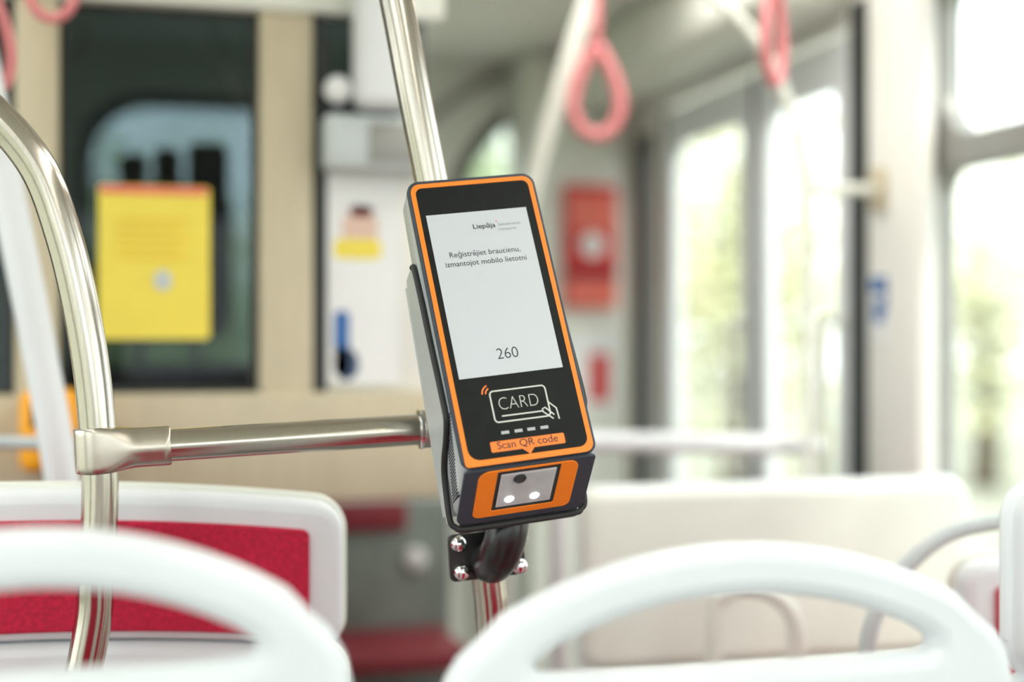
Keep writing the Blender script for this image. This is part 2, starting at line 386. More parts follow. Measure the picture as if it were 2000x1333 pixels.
# orange outline ring on the face, widening into a band at the bottom
ring_o = rrect(-.0675, .0672, -.1582, .1580, (.004, .010, .011, .0105))
ring_i = rrect(-.0625, .0622, -.1520, .1530, (.012, .010, .0075, .0075))
vp('front_glass', sheet_mesh([ring_i], .0008, .0002), 'bezel', z=.0003)
vp('orange_outline', sheet_mesh([ring_o, ring_i], .0012, .0003), 'orange', z=.0004)
scr = vp('screen', sheet_mesh([[(-.0563, -.0655), (.0538, -.0655), (.0538, .1203), (-.0563, .1203)]], .0006), 'screen', z=.0007, smooth=False)
ZS = .00045
def words(name, s, w, x, y, m='ink', h=None, thin=0, parent=None, z=ZS):
    return vp(name, text_mesh(s, w, h, thin), m, z=z, xy=(x, y), parent=parent, smooth=False)
def marks(name, me, m, xy=(0, 0), parent=None, z=ZS): return vp(name, me, m, z=z, xy=xy, parent=parent, smooth=False)
words('city_name', 'Liep\u0101ja', .0245, .0037, .1000, h=.0056, thin=-.012, parent=scr)
words('operator_name', 'Sabiedriskais', .0247, .0313, .1012, 'greyink', h=.0032, parent=scr)
words('operator_name', 'transports', .0197, .0283, .0957, 'greyink', h=.0032, parent=scr)
marks('red_dot', sheet_mesh([[(.0178 + .0007 * math.cos(k), .1066 + .0007 * math.sin(k)) for k in [i * .7 for i in range(9)]]], .0001), 'redink', parent=scr)
words('notice_text', 'Re\u0123istrejiet braucienu,', .0768, -.0015, .0693, h=.0063, parent=scr)
marks('notice_text', macron_mesh('Re\u0123istrejiet braucienu,', 7, .0768, .0063), 'ink', xy=(-.0015, .0693), parent=scr)
words('notice_text', 'izmantojot mobilo lietotni', .0880, -.0023, .0588, h=.0063, parent=scr)
words('vehicle_number', '260', .0225, -.0010, -.0487, h=.0124, thin=.010, parent=scr)
# card symbol
card = vp('card_symbol', stroke_mesh(rrect(-.0285, .0300, -.1155, -.0822, .004)[:], .0016, True), 'print', z=.0008, smooth=False)
words('card_text', 'CARD', .0415, -.0005, -.1030, 'print', h=.0142, thin=.022, parent=card, z=.0001)
marks('stripe', stroke_mesh([(-.0205, -.1095), (.0225, -.1095)], .0015), 'print', parent=card, z=.0001)
for ln in ([(.0300, -.1005), (.0372, -.1082), (.0378, -.1200)], [(.0320, -.1190), (.0228, -.1105), (.0226, -.1072), (.0255, -.1060), (.0336, -.1150)]):
    marks('hand_symbol', stroke_mesh(ln, .0015), 'print', parent=card, z=.0001)
for r_ in (.0062, .0098):
    vp('signal_arc', stroke_mesh([(-.0262 + r_ * math.cos(R(a)), -.0845 + r_ * math.sin(R(a))) for a in range(112, 181, 6)], .0015), 'orangeink', z=.0008, smooth=False)
for xd in (-.0207, -.0068, .0066, .0204):
    vp('dash_mark', sheet_mesh([[(xd - .0041, -.1284), (xd + .0041, -.1284), (xd + .0041, -.1252), (xd - .0041, -.1252)]], .0001), 'dashp', z=.0008, smooth=False)
lab = vp('scan_label', sheet_mesh([rrect(-.0385, .0388, -.1460, -.1350, .0015)], .0002), 'orangeink', z=.0008, smooth=False)
marks('pointer', sheet_mesh([[(-.0072, -.1455), (.0062, -.1455), (.0004, -.1522)]], .0002), 'orangeink', parent=lab, z=0)
words('label_text', 'Scan QR code', .0635, -.0002, -.1432, 'maroon' if False else 'ink', h=.0078, thin=-.006, parent=lab, z=.0002)
# chin facet frame: c0 along x, c1 down the chin, normal outwards
A_, B_ = Vector((0, YBt, 0)), Vector((0, YBt - .034, -.0885))
cd = (B_ - A_).normalized(); cl = (B_ - A_).length; cn = Vector((1, 0, 0)).cross(-cd)
CM = Matrix.Identity(4)
for i in range(3): CM[i][0], CM[i][1], CM[i][2], CM[i][3] = Vector((1, 0, 0))[i], (-cd)[i], cn[i], A_[i]
def cp(name, me, m, z=0, xy=(0, 0), **k): return link(name, me, m, val, matrix=UP @ CM @ Matrix.Translation((xy[0], xy[1], z)), **k)
cp('chin_panel', sheet_mesh([rrect(-.0688, .0688, -cl + .001, -.004, (.012, .012, .004, .004))], .003, .0008), 'charcoal', z=.0006)
fr_o = rrect(-.0535, .0515, -cl + .012, -.0065, (.008, .008, .012, .012))
fr_i = rrect(-.034, .0325, -cl + .0215, -.0095, (.001, .003, .001, .001))
cp('scanner_surround', sheet_mesh([fr_o, fr_i], .003, .0006), 'orange_deep', z=.0016)
win_i = rrect(-.0298, .0285, -cl + .0262, -.0145, .001)
cp('scanner_frame', sheet_mesh([fr_i, win_i], .003), 'black', z=.0008)
cp('scanner_reflector', sheet_mesh([win_i], .002), 'reflector', z=.0015)
cp('camera_lens', lathe_mesh([(.0068, -.001), (.0068, .0012), (.0060, .0018), (.0045, .0014), (.0040, .0006), (.0002, .0004)]), 'lens', z=.0026, xy=(-.0095, -.0245))
for xx in (-.0165, .0105):
    cp('scanner_led', lathe_mesh([(.0048, 0), (.0048, .0006), (.003, .0012)]), 'led', z=.0024, xy=(xx, -.0575))
cp('scanner_window', sheet_mesh([win_i], .0006), 'cover', z=.0050, smooth=False)
# speaker slots on the left cheek
sl = []
for i in range(26):
    y = -.098 - i * .0030; z0 = -.006 - max(0, (-.098 - y)) * .50; z1 = z0 - .026
    sl.append(box_mesh(-WX - .0007, -WX + .002, y, y + .0013, z1, z0))
vp('speaker_slots', mesh_join(sl), 'charcoal', smooth=False)
# wrap-around cradle with black rim
groove = [(.078, -.034), (.072, -.026), (.034, -.0215), (-.013, -.0195), (-.067, -.0155), (-.094, -.0145), (-.104, -.019), (-.116, -.036), (-.127, -.058), (-.140, -.073), (-.160, -.082), (-.186, -.088)]
backl = [(-.1895, -.0925), (-.1855, -.0985), (-.176, -.1015), (-.134, -.1005), (-.084, -.094), (-.051, -.089), (.002, -.081), (.062, -.073), (.078, -.066)]
CY = Matrix(((0, 0, 1, 0), (1, 0, 0, 0), (0, 1, 0, 0), (0, 0, 0, 1)))
cr = vp('cradle', box_mesh(-WX - .004, WX + .004, -.178, .076, -.004, .002, .0015), 'silver')
cr.matrix_local = UP @ Matrix.Translation((0, 0, -.0862)) @ Matrix.Rotation(R(7.4), 4, 'X') @ Matrix.Translation((0, .0, -.004))
for s in (-1, 1):
    ck = link('cradle_cheek', sheet_mesh([groove + backl], .0045, .0008), 'silver', val, matrix=UP @ Matrix.Translation((s * (WX + .0026), 0, 0)) @ CY)
rim = [(-WX - .0030, y, z) for y, z in groove] 
rim += [(-WX + .002, -.1935, -.0905), (-WX + .012, -.1968, -.0905), (0, -.1972, -.0905), (WX - .012, -.1968, -.0905), (WX - .002, -.1935, -.0905)]
rim += [(WX + .0030, y, z) for y, z in reversed(groove)]
vp('rubber_rim', tube_mesh(spline(rim, 5), .0032, 10), 'rubber')
vp('base_lip', box_mesh(-WX + .006, WX - .006, -.1985, -.190, -.103, -.089, .002), 'blackpaint')
# side key on the right edge
vp('side_button', box_mesh(WX - .001, WX + .0018, .006, .022, -.020, -.012, .001), 'print')
# pole mount: plate, elbow arm, bolts (local frame of tram)
Wm = (DM @ Matrix.Translation(BASE)).inverted()
PL_Y = 1.517
def wpart(name, me, m, parent=None, **k): return link(name, me, m, val, matrix=Wm, **k)
def onpl(px, py, off=0): p = Py(px, py, PL_Y); return Vector((p.x, p.y - off, p.z))
pl = [onpl(*p) for p in ((880, 1138), (1028, 1120), (1018, 1030), (874, 1046))]
pl2 = fillet([pl[0] * .5 + pl[1] * .5, pl[1], pl[2], pl[3], pl[0], pl[0] * .5 + pl[1] * .5], .007, 5)[:-1]
wpart('mount_plate', (lambda me: (me.transform(Matrix.Translation((0, PL_Y, 0)) @ XZ), me)[1])(sheet_mesh([[(p.x, p.z) for p in pl2]], .006, .001)), 'blackpaint')
arm = spline([onpl(955, 1098, -.002), onpl(955, 1094, .018), onpl(958, 1072, .040), onpl(966, 1035, .050), onpl(975, 985, .045)], 7)
wpart('mount_arm', tube_mesh(arm, [.0225] * len(arm), 26), 'blackpaint')
for px, py in ((894, 1062), (900, 1117), (1012, 1105), (1012, 1050)):
    p = onpl(px, py, .003)
    b = lathe_mesh([(.0085, -.001), (.0092, .0005), (.0092, .004), (.0075, .0078), (.005, .0098), (.0001, .0105)], 20)
    b.transform(Matrix.Translation(p) @ Matrix.Rotation(R(90), 4, 'X')); wpart('bolt', b, 'chrome')
# clamp half behind the pole
# ================================================================= steel poles and crossbar
def pole(name, pts, rad, m, label, cat, group=None, n=14, seg=28):
    path = spline(pts, n); base = path[-1] if path[-1].z < path[0].z else path[0]
    me = tube_mesh(path, rad, seg); o = link(name, shift(me, base), m); o.location = base
    return tag(o, label, cat, group)
cp_d = 1.60
yc = 1.556
def cpole(px, py): return Py(px, py, yc)
low = cpole(962, 1230)
pole('stanchion_pole', [Vector((cpole(690, -400).x - .09, yc, ZC)), Vector((cpole(690, -400).x - .045, yc, 2.12)), cpole(720, -260), cpole(774, 0), cpole(808, 180), cpole(842, 355), cpole(890, 620), cpole(925, 860), cpole(954, 1130), cpole(963, 1230), (low.x + .02, yc, .75), (low.x + .02, yc, .35), (low.x + .01, yc, 0)],
     .0188, 'steel', 'brushed steel bowed pole rising behind the black and orange validator', 'pole')
yl = 1.562
def lpole(px, py): return Py(px, py, yl)
l0 = lpole(150, 1333)
pole('stanchion_pole', [Vector((XL, yl, lpole(-420, 40).z + .05)), lpole(-900, -10), lpole(-420, 40), lpole(-260, 75), lpole(-120, 140), lpole(-10, 225), lpole(75, 330), lpole(124, 460), lpole(158, 600), lpole(181, 740), lpole(193, 880), lpole(195, 990), lpole(187, 1130), lpole(168, 1290), (l0.x - .06, yl, .7), (l0.x - .14, yl, .35), (l0.x - .19, yl, 0)],
     .0192, 'steel', 'brushed steel bowed pole curving over at its top beside red seat back', 'pole')
# crossbar with tee clamps
xbar = empty('crossbar'); 
A, B = lpole(190, 880), cpole(926, 832)
xbar.location = A; tag(xbar, 'horizontal steel crossbar clamped between the two bowed steel poles', 'handrail')
dirx = (B - A).normalized(); Lb = (B - A).length
XM = Matrix.Identity(4); up_ = Vector((0, 0, 1)); wz = dirx.cross(up_).normalized(); vz = wz.cross(dirx)
for i in range(3): XM[i][0], XM[i][1], XM[i][2] = dirx[i], -wz[i], vz[i]
part(xbar, 'tube', tube_mesh([(.02, 0, 0), (Lb * .5, 0, 0), (Lb - .02, 0, 0)], .0172, 28), 'steel', matrix=XM)
def clamp(length, r=.0232, hh=.0248, re=.0212):
    rings = []
    N = 44; xs = [-r * math.cos(R(a)) for a in range(0, 91, 9)] + [length * k / 12 for k in range(1, 13)]
    for x in xs:
        if x <= 0:
            d, h, e = max(1e-3, math.sqrt(max(0, r * r - x * x))), hh - .002 * (abs(x) / r) ** 3, 9.0
        else:
            t = min(1, x / (length * .62)); t = t * t * (3 - 2 * t); d, h, e = r + (re - r) * t, hh + (re - hh) * t, 2 + 7 * (1 - t) ** 1.6
        ring = []
        for k in range(N):
            a = 2 * math.pi * k / N; c_, s_ = math.cos(a), math.sin(a)
            ring.append((x, d * math.copysign(abs(c_) ** (2 / e), c_), h * math.copysign(abs(s_) ** (2 / e), s_)))
        rings.append(ring)
    last = rings[-1]
    rings.append([(x + .0015, y * .95, z * .95) for x, y, z in last]); rings.append([(x + .0015, y * .82, z * .82) for x, y, z in last])
    return loft(rings)
part(xbar, 'tee_clamp', clamp(.074), 'steel_satin', matrix=XM)
part(xbar, 'tee_clamp', clamp(.060), 'steel_satin', matrix=XM @ Matrix.Translation((Lb, 0, 0)) @ Matrix.Rotation(R(180), 4, 'Z'))
rg = lathe_mesh([(.0210, 0), (.0224, .001), (.0224, .004), (.0210, .005)]); rg.transform(Matrix.Translation((Lb - .0640, 0, 0)) @ Matrix.Rotation(R(90), 4, 'Y'))
part(xbar, 'end_ring', rg, 'chrome', matrix=XM)

# ================================================================= seats
def bend(me, k):
    for v in me.vertices: v.co.y += k * v.co.x ** 2
    return me
def stand(me): me.transform(XZ); return me
def seat_base(s, w, back_z, dep=.46):
    part(s, 'seat_pan', box_mesh(-w, w, .02, dep, .40, .445, .02, 3), 'white')
    part(s, 'seat_cushion', box_mesh(-w + .03, w - .03, .05, dep - .02, .443, .475, .014, 3), 'red_fabric')
    part(s, 'pedestal', box_mesh(-.07, .07, .08, dep - .1, 0, .405, .02, 2), 'grey')
def handle_seat(loc, zt, label, group=None, ws=1.0):
    s = empty('passenger_seat', loc); tag(s, label, 'seat', group)
    Rr = .345
    half = [(x, -(Rr - math.sqrt(Rr * Rr - x * x))) for x in [i * .02 for i in range(10)]] + [(.196, -.068), (.212, -.083), (.222, -.102), (.228, -.13), (.230, -.2), (.228, -.55), (.215, zt * -1 + .46)]
    outer = [(x, zt + z) for x, z in half] + [(-x, zt + z) for x, z in reversed(half[1:])]
    Ri = .31
    hh = [(x, -.043 - (Ri - math.sqrt(Ri * Ri - x * x))) for x in [i * .02 for i in range(8)]] + [(.150, -.083), (.157, -.089), (.158, -.095), (.150, -.099), (.12, -.100), (.06, -.101)]
    hole = [(x, zt + z) for x, z in hh] + [(0, zt - .101)] + [(-x, zt + z) for x, z in reversed(hh[1:])]
    outer = [(x * ws, z) for x, z in outer]; hole = [(x * ws, z) for x, z in hole]
    me = stand(sheet_mesh([outer, hole], .036, .014))
    part(s, 'back_shell', me, 'white')
    part(s, 'back_cushion', box_mesh(-.17, .17, .017, .040, .50, zt - .16, .01, 3), 'red_fabric')
    seat_base(s, .215, zt, .40)
    return s
handle_seat((-.068, 1.06, 0), 1.218, 'white seat with arched grab handle in front of the curving steel pole')
handle_seat((.490, 1.10, 0), 1.182, 'white seat with arched grab handle below and right of the validator', ws=1.13)
def panel_seat(loc, zt, label, w=.245, hd=.178, red=True, m='white', rimm='cream', handle=False, group=None, crown=0, rz=0, cush='red_fabric', dep=.46):
    s = empty('passenger_seat', loc, rz); tag(s, label, 'seat', group)
    def grid(loop):                                        # extra points along long edges so the crown curves smoothly
        out = []
        for i, p in enumerate(loop):
            q = loop[(i + 1) % len(loop)]; n = max(1, int(math.hypot(q[0] - p[0], q[1] - p[1]) / .03))
            out += [(p[0] + (q[0] - p[0]) * k / n, p[1] + (q[1] - p[1]) * k / n) for k in range(n)]
        return [(x, z - crown * x * x) for x, z in out]
    part(s, 'headrest_shell', (stand(sheet_mesh([grid(rrect(-w, w, zt - hd, zt, .032, 8))], .05, .016))), m)
    r_ = grid(rrect(-w + .002, w - .002, zt - hd + .002, zt - .002, .031, 8))
    part(s, 'edge_trim', (tube_mesh([(x, .012, z) for x, z in r_] + [(r_[0][0], .012, r_[0][1])], .009, 8)), rimm)
    part(s, 'back_shell', (stand(sheet_mesh([grid(rrect(-w - .004, w + .004, .44, zt - hd - .002, (.05, .05, .03, .03), 8))], .05, .014))), m)
    r2_ = grid(rrect(-w - .002, w + .002, .445, zt - hd - .004, (.05, .05, .03, .03), 8))
    part(s, 'edge_trim', (tube_mesh([(x, .012, z) for x, z in r2_] + [(r2_[0][0], .012, r2_[0][1])], .009, 8)), rimm)
    if red:
        part(s, 'back_upholstery', (stand(sheet_mesh([grid(rrect(-w + .043, w - .043, zt - hd + .012, zt - .034, .008))], .012, .003))), 'red_fabric', matrix=Matrix.Translation((0, -.026, 0)))
    part(s, 'back_cushion', box_mesh(-w + .06, w - .06, .022, .05, .52, zt - .06, .012, 3), cush)
    seat_base(s, w - .02, zt, dep)
    if handle:
        part(s, 'grab_handle', tube_mesh(handle, .011, 14), 'palegrey')
    return s
re_ = Py(668, 1100, 1.72)
panel_seat((re_.x - .40, 1.72, 0), Py(0, 937, 1.70).z - .0125, 'wide white seat with crimson plush panel on its back below the steel crossbar', w=.40, hd=.173, crown=.17, dep=.34)
# right row
w0 = Py(1982, 1000, 1.16)
panel_seat((w0.x + .225, 1.16, 0), 1.215, 'plain white seat back in the row by the large side window', w=.225, red=False, rimm='white')
b0 = Py(1885, 1000, 1.70)
hd_pts = [Py(*p, 1.66) for p in ((1686, 1333), (1700, 1230), (1725, 1170), (1772, 1105), (1850, 1045), (1960, 1018), (2060, 1010))]
bz = 1.05
panel_seat((b0.x + .20, 1.72, 0), bz, 'low white seat with crimson back panel and grey tube handle', w=.20, red=True,
           handle=[p - Vector((b0.x + .20, 1.72, 0)) for p in spline(hd_pts + [Vector((b0.x + .25, 1.70, bz + .03)), Vector((b0.x + .27, 1.71, bz - .06))], 8)])
# cream backed double seat in front of the door
c0, c1 = Py(1135, 950, 2.28), Py(1882, 962, 2.28)
cw = (c1.x - c0.x) / 2
panel_seat(((c0.x + c1.x) / 2, 2.28, 0), Py(1500, 948, 2.28).z, 'wide cream double seat back in front of the glazed door', w=cw, red=False, m='cream', rimm='white', hd=.3, dep=.30)

YJ = 3.3
def zj(py): return Py(760, py, YJ).z
fs_ = empty('folding_seat', (Py(752, 985, YJ).x, YJ, 0)); tag(fs_, 'grey folding seat with maroon pads beyond the cab partition sill', 'seat')
part(fs_, 'back_panel', box_mesh(-.16, .16, 0, .03, .45, zj(980), .012, 2), 'greygreen')
part(fs_, 'back_pad', box_mesh(-.165, .05, -.022, .004, zj(1036), zj(978), .01, 3), 'maroon')
part(fs_, 'seat_pad', box_mesh(-.165, .14, -.30, .0, zj(1262), zj(1225), .012, 3), 'maroon')
part(fs_, 'light_spot_disc', lathe_mesh([(.026, 0), (.026, .02), (.018, .026)]), 'paper', matrix=Matrix.Translation((.07, 0, zj(1092))) @ Matrix.Rotation(R(90), 4, 'X'))  # white disc stands in for a blurred spot of light
for sx_ in (-.12, .12): part(fs_, 'leg', tube_mesh([(sx_, .015, .5), (sx_, .015, 0)], .014, 10), 'darkmetal')
# ================================================================= white poles, rails, straps
def rail(name, pts, rad, m, label, cat='handrail', n=10, fil=None):
    return pole(name, pts, rad, m, label, cat, None, n, 16)
wt = Py(-40, 100, 2.1); wb = Py(112, 880, 2.1)
rail('stanchion_pole', [wt + (wt - wb) * ((ZC - wt.z) / (wt.z - wb.z)), wt, wb, wb + (wb - wt) * .1 + Vector((.01, 0, -.2)), Vector((wb.x + .09, 2.1, 0))], .024, 'white', 'white slanting pole crossing in front of the orange ticket machine', 'pole')
g0, g1 = Py(-150, 862, 2.2), Py(200, 868, 2.2)
rail('handrail', [g0, (g0 + g1) / 2, g1, Vector((g1.x, 2.47, g1.z))], .010, 'palegrey', 'thin grey rail running along the cab partition past orange machine', n=6)
# orange ticket machine
o0, o1 = Py(36, 925, 2.36), Py(152, 762, 2.36)
om = empty('ticket_machine', ((o0.x + o1.x) / 2, 2.42, o0.z)); tag(om, 'orange ticket machine on dark base fixed to the cab partition', 'ticket machine')
hw, hh_ = (o1.x - o0.x) / 2, o1.z - o0.z
part(om, 'housing', box_mesh(-hw, hw, -.06, .06, .0, hh_, .018, 4), 'amber')
part(om, 'base', box_mesh(-hw * .2, hw * 1.05, -.068, .065, -.01, .034, .008, 3), 'navy')
part(om, 'display', box_mesh(-hw * .6, hw * .6, -.0625, -.058, hh_ * .55, hh_ * .85, .001), 'black')
part(om, 'bracket', box_mesh(-.02, .02, .055, .085, .03, .09, .003), 'grey')
# curved handrail by the door with bracket bar
dr = empty('door_handrail'); tag(dr, 'thin cream handrail curving down beside the glazed door', 'handrail')
hp = [Vector((Pd(1330, -70, 2.95).x - .1, Pd(1330, -70, 2.95).y + .03, ZC))] + [Pd(*p) for p in ((1330, -70, 2.95), (1405, 0, 2.95), (1480, 80, 2.95), (1535, 190, 2.95), (1566, 300, 2.95), (1578, 400, 2.95), (1580, 640, 2.95), (1580, 960, 2.95))]
fl = hp[-1].copy(); dr.location = (fl.x, fl.y, 0); off = Vector((fl.x, fl.y, 0))
part(dr, 'tube', tube_mesh([p - off for p in spline(hp + [Vector((fl.x, fl.y, .5)), Vector((fl.x, fl.y, 0))], 10)], .0125, 14), 'cream')
q0 = Pd(1580, 370, 2.95); q1 = Px(1720, 370, XR - .05)
part(dr, 'bracket_bar', tube_mesh([q0 - off, q1 - off], .012, 14), 'cream')
part(dr, 'wall_flange', box_mesh(q1.x - off.x - .012, q1.x - off.x, q1.y - off.y - .03, q1.y - off.y + .03, q1.z - .045, q1.z + .045, .004), 'beige')
# white barrier rail with rounded end
br = empty('barrier_rail'); tag(br, 'white horizontal barrier rail with rounded end knob beside cream double seat', 'handrail')
k1, k0 = Pd(1594, 870, 3.02), Pd(1090, 862, 2.90); br.location = (k0.x, k0.y, 0); off = br.location.copy()
part(br, 'tube', tube_mesh([k0 - off, k1 - off], .0215, 18), 'white')
kn = lathe_mesh([(.0001, -.022)] + [(.022 * math.cos(R(a)), .022 * math.sin(R(a))) for a in range(-75, 76, 15)] + [(.0001, .022)]); kn.transform(Matrix.Translation(k1 - off))
part(br, 'end_knob', kn, 'white')
part(br, 'post', tube_mesh([(0, 0, k0.z - .0), (0, 0, 0)], .019, 18), 'white')
# bowed cream pole behind validator
rail('stanchion_pole', [Pd(1150, 0, 3.3) + (Pd(1150, 0, 3.3) - Pd(1095, 170, 3.3)) * ((ZC - Pd(1150, 0, 3.3).z) / (Pd(1150, 0, 3.3).z - Pd(1095, 170, 3.3).z)), Pd(1150, 0, 3.3), Pd(1095, 170, 3.3), Pd(1042, 350, 3.3), Pd(1000, 560, 3.3), Pd(985, 800, 3.3), Pd(985, 1150, 3.3), Vector((Pd(985, 1150, 3.3).x, Pd(985, 1150, 3.3).y, .4)), Vector((Pd(985, 1150, 3.3).x, Pd(985, 1150, 3.3).y, 0))],
     .021, 'cream', 'cream bowed pole leaning behind the validator towards pink hanging strap', 'pole')
# thin white legs of seats seen through arch
q_ = Pd(1395, 1220, 2.2)
rail('handrail', [Vector((q_.x, q_.y, 0)), Vector((q_.x, q_.y, .5)), q_, Pd(1410, 1170, 2.2), Pd(1445, 1150, 2.2), Pd(1505, 1160, 2.2), Pd(1545, 1200, 2.2), Pd(1555, 1270, 2.2), Pd(1552, 1400, 2.2), Vector((Pd(1552, 1400, 2.2).x, Pd(1552, 1400, 2.2).y, 0))], .013, 'cream', 'short bent cream rail seen through the arched seat handle')
# ceiling rails
for x, y1, lb in ((-.12, 2.42, 'cream ceiling rail that carries the bright pink straps by the partition'), (1.05, 3.06, 'cream ceiling rail that carries the faded pink straps towards the door')):
    cr_ = empty('ceiling_rail', (x, y1, 2.2)); tag(cr_, lb, 'handrail')
    part(cr_, 'tube', tube_mesh([(0, 0, 0), (0, -4.5, 0)], .017, 16), 'cream')
    for k in (0.1, 1.5, 3.0, 4.4): part(cr_, 'hanger', tube_mesh([(0, -k, 0), (0, -k, ZC - 2.2)], .012, 10), 'cream')
def strap(px, py_bot, d, rz, label, w=.055, h=.20, rad=.011, group=None, ratio=1.0):
    bot = Pd(px, py_bot, d); s = empty('strap_handle', bot, rz); tag(s, label, 'strap handle', group)
    pts = []
    for k in range(41):
        t = 2 * math.pi * k / 40 - math.pi / 2
        u = (math.sin(t) + 1) / 2                       # 0 bottom .. 1 top
        ww = w * math.cos(t) * (1 - .72 * u ** 1.6)
        pts.append((ww, 0, u * h + rad))
    part(s, 'loop', tube_mesh(pts, rad, 12), 'pink')
    top = 2.2 - bot.z - .015
    part(s, 'strap', box_mesh(-.010, .010, -.003, .003, h, top, .001), 'pink')
    part(s, 'clip', box_mesh(-.016, .016, -.012, .012, h - .004, h + .03, .004), 'maroon')
    part(s, 'rail_sleeve', box_mesh(-.02, .02, -.024, .024, top - .03, top + .034, .006), 'pink')
strap(1165, 278, 3.15, R(-15), 'faded pink strap loop hanging before the red box on column', w=.064, h=.20, rad=.015)
strap(1512, 172, 2.50, R(45), 'pink strap loop seen edge-on near the curving cream handrail', w=.055, h=.20, rad=.010)
strap(102, 47, 2.25, R(-15), 'pink strap loop hanging over the beige partition post', w=.048, h=.17, rad=.0085)
strap(-20, 192, 2.05, R(15), 'pink strap loop hanging just above the bend of steel pole', w=.036, h=.15, rad=.0085)

# ================================================================= things on the partition and walls
def flat(name, px0, py0, px1, py1, y, m, label, cat, r=.004, th=.003):
    a, b = Py(px0, py1, y), Py(px1, py0, y)
    o = empty(name, ((a.x + b.x) / 2, y, a.z)); tag(o, label, cat); W_, H_ = b.x - a.x, b.z - a.z
    part(o, 'sheet', stand(sheet_mesh([rrect(-W_ / 2, W_ / 2, 0, H_, r)], th)), m, smooth=False)
    def pt(px, py): p = Py(px, py, y); return p.x - (a.x + b.x) / 2, p.z - a.z
    def patch(nm, lp, mm): return part(o, nm, stand(sheet_mesh([lp], .0008)), mm, matrix=Matrix.Translation((0, -th / 2 - .0008, 0)), smooth=False)
    return o, pt, patch
def pr(pt, x0, y0, x1, y1, r=.002):
    a, b = pt(x0, y1), pt(x1, y0); return rrect(a[0], b[0], a[1], b[1], min(r, (b[0] - a[0]) * .49, (b[1] - a[1]) * .49))
def ell(pt, x, y, rx, ry):
    a = pt(x, y); s = 2.5 / FPX; return [(a[0] + rx * s * math.cos(t * .3142), a[1] + ry * s * math.sin(t * .3142)) for t in range(20)]
o, pt, patch = flat('yellow_notice', 192, 366, 410, 663, YP + .012, 'yellow', 'yellow notice sheet fixed on the dark cab window', 'notice', .008)
patch('heading', pr(pt, 196, 368, 405, 378), 'coral')
for i, y in enumerate((428, 446, 464, 482, 500)): patch('text_line', pr(pt, 228, y, 372 - 20 * (i % 2), y + 7), 'yellow_deep')
patch('emblem', ell(pt, 318, 548, 17, 20), 'palegrey')
# cab door furniture
o, pt, patch = flat('picture_notice', 634, 338, 780, 752, YP + .014, 'paper', 'white picture notice with yellow and blue figure on cab door', 'notice')
patch('printed_head', ell(pt, 708, 372, 46, 42), 'paper'); patch('printed_hair', pr(pt, 682, 402, 728, 424, .01), 'maroon')
patch('printed_face', pr(pt, 668, 424, 738, 466, .01), 'skin'); patch('printed_shirt', pr(pt, 652, 468, 744, 506, .01), 'yellow')
patch('printed_sleeve', pr(pt, 650, 506, 700, 600, .01), 'paper'); patch('printed_leg', pr(pt, 652, 608, 682, 700, .008), 'blue')
patch('printed_wheel', ell(pt, 676, 712, 25, 32), 'navy'); patch('printed_disc', ell(pt, 651, 711, 33, 34), 'paper')
a, b = Py(628, 336, YP), Py(836, 236, YP)
gb = empty('control_box', ((a.x + b.x) / 2, YP + .02, a.z)); tag(gb, 'pale grey control box mounted above the picture notice', 'box'); W_, H_ = (b.x - a.x) / 2, b.z - a.z
part(gb, 'housing', box_mesh(-W_, W_, -.07, 0, 0, H_, .012, 3), 'palegrey')
part(gb, 'cover', box_mesh(-W_ * .2, W_ * .9, -.074, -.069, H_ * .15, H_ * .85, .002), 'grey')
part(gb, 'indicator', lathe_mesh([(.006, -.001), (.006, .002), (.003, .003)], 12), 'leaf_b', matrix=Matrix.Translation((W_ * .62, -.074, H_ * .7)) @ Matrix.Rotation(R(90), 4, 'X'))
a, b = Py(688, 216, YP - .03), Py(800, -60, YP - .03)
wc = empty('cable_housing', ((a.x + b.x) / 2, YP - .03, a.z)); tag(wc, 'white rounded vertical housing hanging above the grey control box', 'housing')
part(wc, 'cover', box_mesh(-(b.x - a.x) / 2, (b.x - a.x) / 2, -.05, .03, 0, b.z - a.z, .024, 4), 'white')
part(wc, 'mounting_strip', box_mesh(-.015, .015, .028, .062, .03, b.z - a.z - .01, .003), 'grey')
p = Py(658, 178, YP - .02)
lm = empty('round_lamp', p); tag(lm, 'small white round lamp beside the white vertical housing', 'lamp')
part(lm, 'rim', lathe_mesh([(.021, 0), (.024, .006), (.024, .02), (.020, .026)]), 'white', matrix=Matrix.Rotation(R(90), 4, 'X'))
part(lm, 'diffuser', lathe_mesh([(.019, .024), (.016, .030), (.0002, .033)]), 'paper', matrix=Matrix.Rotation(R(90), 4, 'X'))
part(lm, 'stem', tube_mesh([(0, .002, 0), (0, .055, 0)], .008, 10), 'grey')
